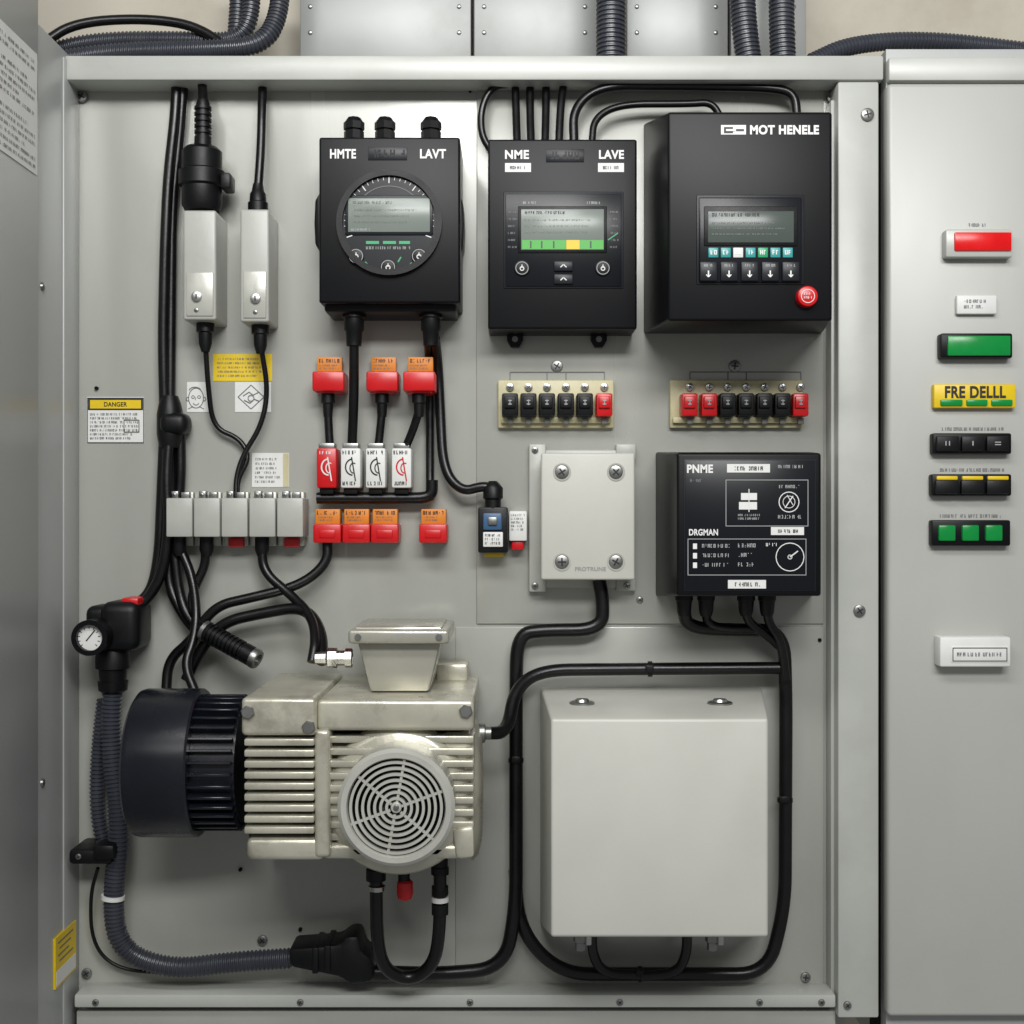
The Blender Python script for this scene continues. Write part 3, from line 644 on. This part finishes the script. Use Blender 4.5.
# ============================================================ CABLES
cables=[
 ([(177,70,.01),(176,110,.014),(168,180,.015),(165,250,.016),(163,340,.015),(165,420,.016),(159,560,.018),(150,596,.02),(128,608,.025)],5.4,'long black vertical cable running down to the pressure gauge valve'),
 ([(184,70,.01),(181,120,.008),(172,210,.008),(171,300,.008),(170,420,.012),(172,530,.016),(180,605,.02),(200,632,.03)],5.2,'long black vertical cable running down to the hanging plug'),
 ([(180,430,.012),(181,480,.014),(174,545,.012),(166,580,.014),(184,618,.02),(205,640,.03)],5.4,'short black cable branching off below the cable clamp'),
 ([(170,430,.02),(166,480,.024),(169,520,.026),(164,570,.026),(148,600,.026),(130,612,.028)],5.2,'short black cable from the clamp to the gauge valve, in front of the others'),
 ([(206,352,.026),(208,385,.018),(213,428,.01),(240,438,.01),(250,458,.012),(238,478,.014),(237,495,.016)],2.6,'thin black cable dropping from the left narrow switch box'),
 ([(262,352,.026),(268,390,.016),(262,425,.016),(243,455,.016),(236,478,.018),(236,497,.02)],2.6,'thin black cable dropping from the right narrow switch box'),
 ([(205,545,.022),(206,565,.02),(192,592,.022),(192,615,.028),(212,634,.034)],4.6,'black cable from the second relay to the hanging plug'),
 ([(180,548,.02),(192,575,.024),(197,612,.03),(194,640,.04),(184,665,.05),(196,694,.06)],4.6,'black cable from the leftmost relay behind the fan cover'),
 ([(262,545,.022),(263,572,.024),(290,594,.03),(312,616,.05),(316,640,.08),(312,662,.09)],4.8,'black cable from the second relay from the right to the motor'),
 ([(327,540,.02),(328,563,.022),(300,586,.026),(250,598,.03),(214,606,.032),(192,640,.03),(168,660,.025),(166,695,.03)],5,'black cable from the lower left red connector sweeping behind the fan cover'),
 ([(322,662,.09),(322,630,.06),(304,606,.04),(262,613,.036),(222,622,.036),(200,650,.03),(186,680,.03)],5.6,'thick black cable curving over the left end of the motor'),
 ([(354,342,.04),(354,400,.03),(352,446,.016)],4.8,'straight black cable from the left meter gland to a fuse holder'),
 ([(428,338,.036),(429,362,.008),(430,420,.007),(430,470,.010),(430,500,.016)],4.2,'straight black cable from the right meter gland to the horizontal tube'),
 ([(435,338,.036),(438,364,.010),(440,405,.010),(443,470,.018),(462,492,.024),(482,486,.026),(492,488,.026)],5,'black cable curving from the right meter gland to the breaker plug'),
 ([(515,74,.008),(516,110,.02),(517,142,.03)],4,'short black cable into the screen meter top, leftmost straight one'),
 ([(530,74,.008),(530,110,.02),(531,142,.03)],4,'short black cable into the screen meter top, second straight one'),
 ([(546,74,.008),(546,110,.02),(545,142,.03)],4,'short black cable into the screen meter top, third straight one'),
 ([(566,74,.008),(561,98,.02),(559,142,.03)],4,'short black cable into the screen meter top, bending left'),
 ([(512,84,.012),(492,86,.014),(481,108,.016),(481,135,.016),(492,152,.016)],3.6,'black cable looping round the top left corner of the screen meter'),
 ([(574,142,.03),(573,108,.026),(600,86,.022),(680,86,.02),(775,88,.02),(795,94,.02),(797,120,.02)],4.6,'long black cable running under the top rail to the large controller'),
 ([(592,142,.03),(594,118,.026),(620,104,.022),(690,104,.02),(712,102,.02),(722,120,.02)],3.6,'thinner black cable arching from the screen meter to the large controller'),
 ([(599,580,.02),(603,600,.02),(602,630,.02),(545,630,.02),(517,634,.02),(516,690,.022),(516,905,.03),(505,968,.03),(440,974,.03),(370,972,.03)],6.8,'thick black cable from the junction box down to the floor plug'),
 ([(684,606,.045),(686,628,.03),(740,630,.024),(784,630,.022),(786,700,.022),(785,905,.022),(768,974,.022),(560,974,.022),(519,930,.022),(515,870,.02)],6.6,'thick black cable framing the large white enclosure'),
 ([(483,733,.10),(508,733,.08),(514,690,.05),(540,670,.034),(640,669,.03),(786,668,.03)],6.2,'black cable from the motor along the top of the white enclosure'),
 ([(706,610,.045),(707,624,.03),(725,629,.034),(760,629,.034)],4.5,'short black cable under the relay controller, second gland from left'),
 ([(746,610,.045),(748,622,.04),(768,636,.034),(783,650,.03)],4.5,'short black cable under the relay controller, third gland from left'),
 ([(767,610,.045),(769,624,.04),(781,640,.036),(786,680,.034)],4.5,'short black cable under the relay controller, rightmost gland'),
 ([(592,925,.05),(592,955,.035),(604,974,.028),(640,975,.028)],5,'short black cable under the white enclosure, left one'),
 ([(687,925,.05),(687,955,.035),(676,974,.028),(640,976,.03)],5,'short black cable under the white enclosure, right one'),
 ([(376,870,.10),(377,945,.09),(386,972,.08),(412,980,.07),(434,965,.08),(440,930,.09),(440,868,.10)],6.2,'black cable looping in a U below the motor'),
 ([(98,868,.03),(90,895,.02),(92,945,.015),(118,970,.012),(170,973,.012)],1.8,'very thin black wire at the lower left of the plate'),
]
for p,r,lab in cables: solo(MB('cable').tube(p,r,30),'cable',lab,'cable')
# clamp
t=thing('cable_clamp','black cable clamp on the long vertical cables','clamp',171,434)
part(MB('blackm').rect(158,412,186,434,.002,.032,.008,4).stack(170,.016,[(396,8),(404,11),(414,13),(434,13),(440,12),(448,10)],20),'body',t)
# breaker plug
t=thing('angle_plug','small right-angle black plug on top of the blue breaker','plug',493,508)
part(MB('blackm').stack(493,.026,[(510,8),(500,8),(498,10),(488,10),(484,7),(481,4)],16),'plug_body',t)
# hanging plug
t=thing('hanging_plug','black ribbed plug with a metal-rimmed tip hanging above the motor','plug',230,645)
a=P(200,628,.036); b=P(258,660,.055); ax=(b-a).normalized(); Ln=(b-a).length
part(MB('blackm').lathe(a,ax,[(0,0),(0,.006),(.008,.009)]+sum([[(.010+i*.0046,.0100),(.0124+i*.0046,.0100),(.0124+i*.0046,.0084),(.0146+i*.0046,.0084)] for i in range(9)],[])+[(.0525,.0098),(Ln-.004,.0098),(Ln-.004,0)],20),'plug_body',t)
part(MB('zinc').lathe(a,ax,[(Ln-.006,.0102),(Ln-.002,.0102),(Ln,.009),(Ln,.006),(Ln-.003,.006),(Ln-.003,0)],20),'metal_rim',t)
part(MB('zinc').lathe(a,ax,[(.005,.0106),(.009,.0106),(.009,.006)],16),'collar',t)
# conduits
def conduit(p,r,lab,pitch=4,amp=.7,grp=None): solo(MB('conduit').tube(p,r,60,(pitch,amp),14),'corrugated_conduit',lab,'conduit',grp)
conduit([(113,686,.035),(110,740,.035),(121,830,.04),(112,895,.035),(118,950,.03),(170,970,.028),(230,962,.028),(292,958,.03)],9.2,'grey corrugated conduit from the gauge valve down to the floor plug')
conduit([(104,700,.02),(97,760,.015),(97,820,.015),(108,858,.02)],6.5,'slimmer grey corrugated conduit beside the gauge conduit')
t=thing('cable_tie','white cable tie round the lower left conduit','cable tie',112,900)
c=P(113,897,.036); part(MB('paper').lathe(c,(.1,0,1),[(-.002,.009),(-.002,.0112),(.002,.0112),(.002,.009)],24),'tie',t)
t=thing('cable_tie','white cable tie on the right leg of the U loop under the motor','cable tie',440,900)
c=P(440,899,.095); part(MB('paper').lathe(c,(0,0,1),[(-.0022,.006),(-.0022,.0082),(.0022,.0082),(.0022,.006)],20),'tie',t)
part(MB('blackm').lathe(c,(0,0,1),[(-.014,.006),(-.014,.0078),(-.004,.0078),(-.004,.006)],20).lathe(c,(0,0,1),[(.004,.006),(.004,.0078),(.012,.0078),(.012,.006)],20),'sleeve',t)
t=thing('cable_tie','grey metal cable tie on the left leg of the U loop under the motor','cable tie',376,890)
c=P(377,888,.098); part(MB('steel').lathe(c,(0,0,1),[(-.002,.006),(-.002,.0078),(.002,.0078),(.002,.006)],20),'tie',t)
for x,y,v,lab in ((516,760,.024,'black cable tie on the thick cable left of the white enclosure'),(785,800,.022,'black cable tie on the thick cable right of the white enclosure'),(640,974,.024,'black cable tie on the thick cable beneath the white enclosure'),(650,669,.03,'black cable tie on the cable above the white enclosure')):
    c=P(x,y,v); ax=(0,0,1) if y in(760,800) else (1,0,0); rr=.0076
    solo(MB('blackm').lathe(c,ax,[(-.002,rr-.002),(-.002,rr),(.002,rr),(.002,rr-.002)],18).rect(x-4,y-3.5,x+4,y+3.5,v+.004,v+.010,.001),'cable_tie',lab,'cable tie')
# bracket
t=thing('pipe_bracket','black bracket clip holding the conduits on the left','bracket',90,866)
part(MB('blackm').rect(68,850,112,865,.0,.05,.004).rect(92,845,114,860,.03,.058,.004),'arm',t)
screws(t,[(78,857,3)],.05,.002)
# floor plug
t=thing('floor_plug','large black angled plug at the end of the lower conduit','plug',330,985)
pb=part(MB('blackm').prism([(288,949),(330,946),(340,944),(346,937),(358,936),(362,952),(373,960),(373,982),(350,986),(340,978),(290,968)],.008,.052,.005),'plug_body',t)
for x,y in ((312,948),(324,946)): part(MB('blackm').rect(x,y,x+6,y+26,.006,.055,.001),'rib',t)
# conduits above cabinet
up='corrugated conduits above the cabinet'
conduit([(46,52,-.05),(100,40,-.06),(190,40,-.06),(236,42,-.06),(252,20,-.06),(252,-40,-.06)],8.5,'grey corrugated conduit lying along the cabinet top at the left and turning up',4,.7,up)
conduit([(60,60,-.02),(120,52,-.03),(210,50,-.03),(262,46,-.04),(280,15,-.05),(281,-40,-.05)],9.5,'lower grey corrugated conduit along the cabinet top at the left',4,.7,up)
conduit([(240,-40,-.08),(238,20,-.08),(232,75,-.08)],9,'upright grey conduit just left of the first steel sheet',4,.7,up)
conduit([(611,-50,-.03),(611,70,-.03)],14.5,'single thick upright grey conduit above the screen meter',4.6,.9,up)
conduit([(741,-50,-.03),(743,20,-.03),(751,75,-.03)],12.5,'upright grey conduit above the large controller, left of a pair',4.4,.8,up)
conduit([(783,-50,-.03),(781,15,-.03),(784,75,-.03)],12.5,'upright grey conduit above the large controller, right of a pair',4.4,.8,up)
conduit([(812,62,-.03),(850,44,-.04),(930,39,-.05),(1080,58,-.05)],8.5,'grey corrugated conduit lying over the right cabinet',4,.7,up)
solo(MB('cable').tube([(42,44,-.03),(75,22,-.04),(150,18,-.05),(205,28,-.05),(245,66,-.04)],5,60),'cable','smooth black cable arching over the left conduits on the cabinet top','cable')

# ============================================================ CAMERA + LIGHT
cam=bpy.data.cameras.new('camera'); co=bpy.data.objects.new('camera',cam); COL.objects.link(co)
co.location=(0,-D,0); co.rotation_euler=(math.radians(90),0,0); cam.sensor_width=36; cam.lens=36*D/1.024; cam.clip_start=.05; cam.clip_end=50
S.camera=co
wd=bpy.data.worlds.new('World'); S.world=wd; wd.use_nodes=True
bg=wd.node_tree.nodes['Background']; bg.inputs[0].default_value=(.98,.99,1,1); bg.inputs[1].default_value=.24
def area(name,loc,tgt,sx,sy,e,col):
    l=bpy.data.lights.new(name,'AREA'); l.shape='RECTANGLE'; l.size=sx; l.size_y=sy; l.energy=e; l.color=col
    o=bpy.data.objects.new(name,l); COL.objects.link(o); o.location=loc
    o.rotation_euler=(Vector(tgt)-Vector(loc)).to_track_quat('-Z','Y').to_euler()
area('ceiling_lamp',(-.20,-1.05,.90),(0,0,-.3),1.0,.18,10.5,(1,.998,.985))
area('ceiling_lamp',(.30,-2.2,1.1),(0,0,-.22),1.3,.3,37,(1,.998,.985))
S.view_settings.view_transform='Standard'; S.view_settings.look='None'; S.view_settings.exposure=0
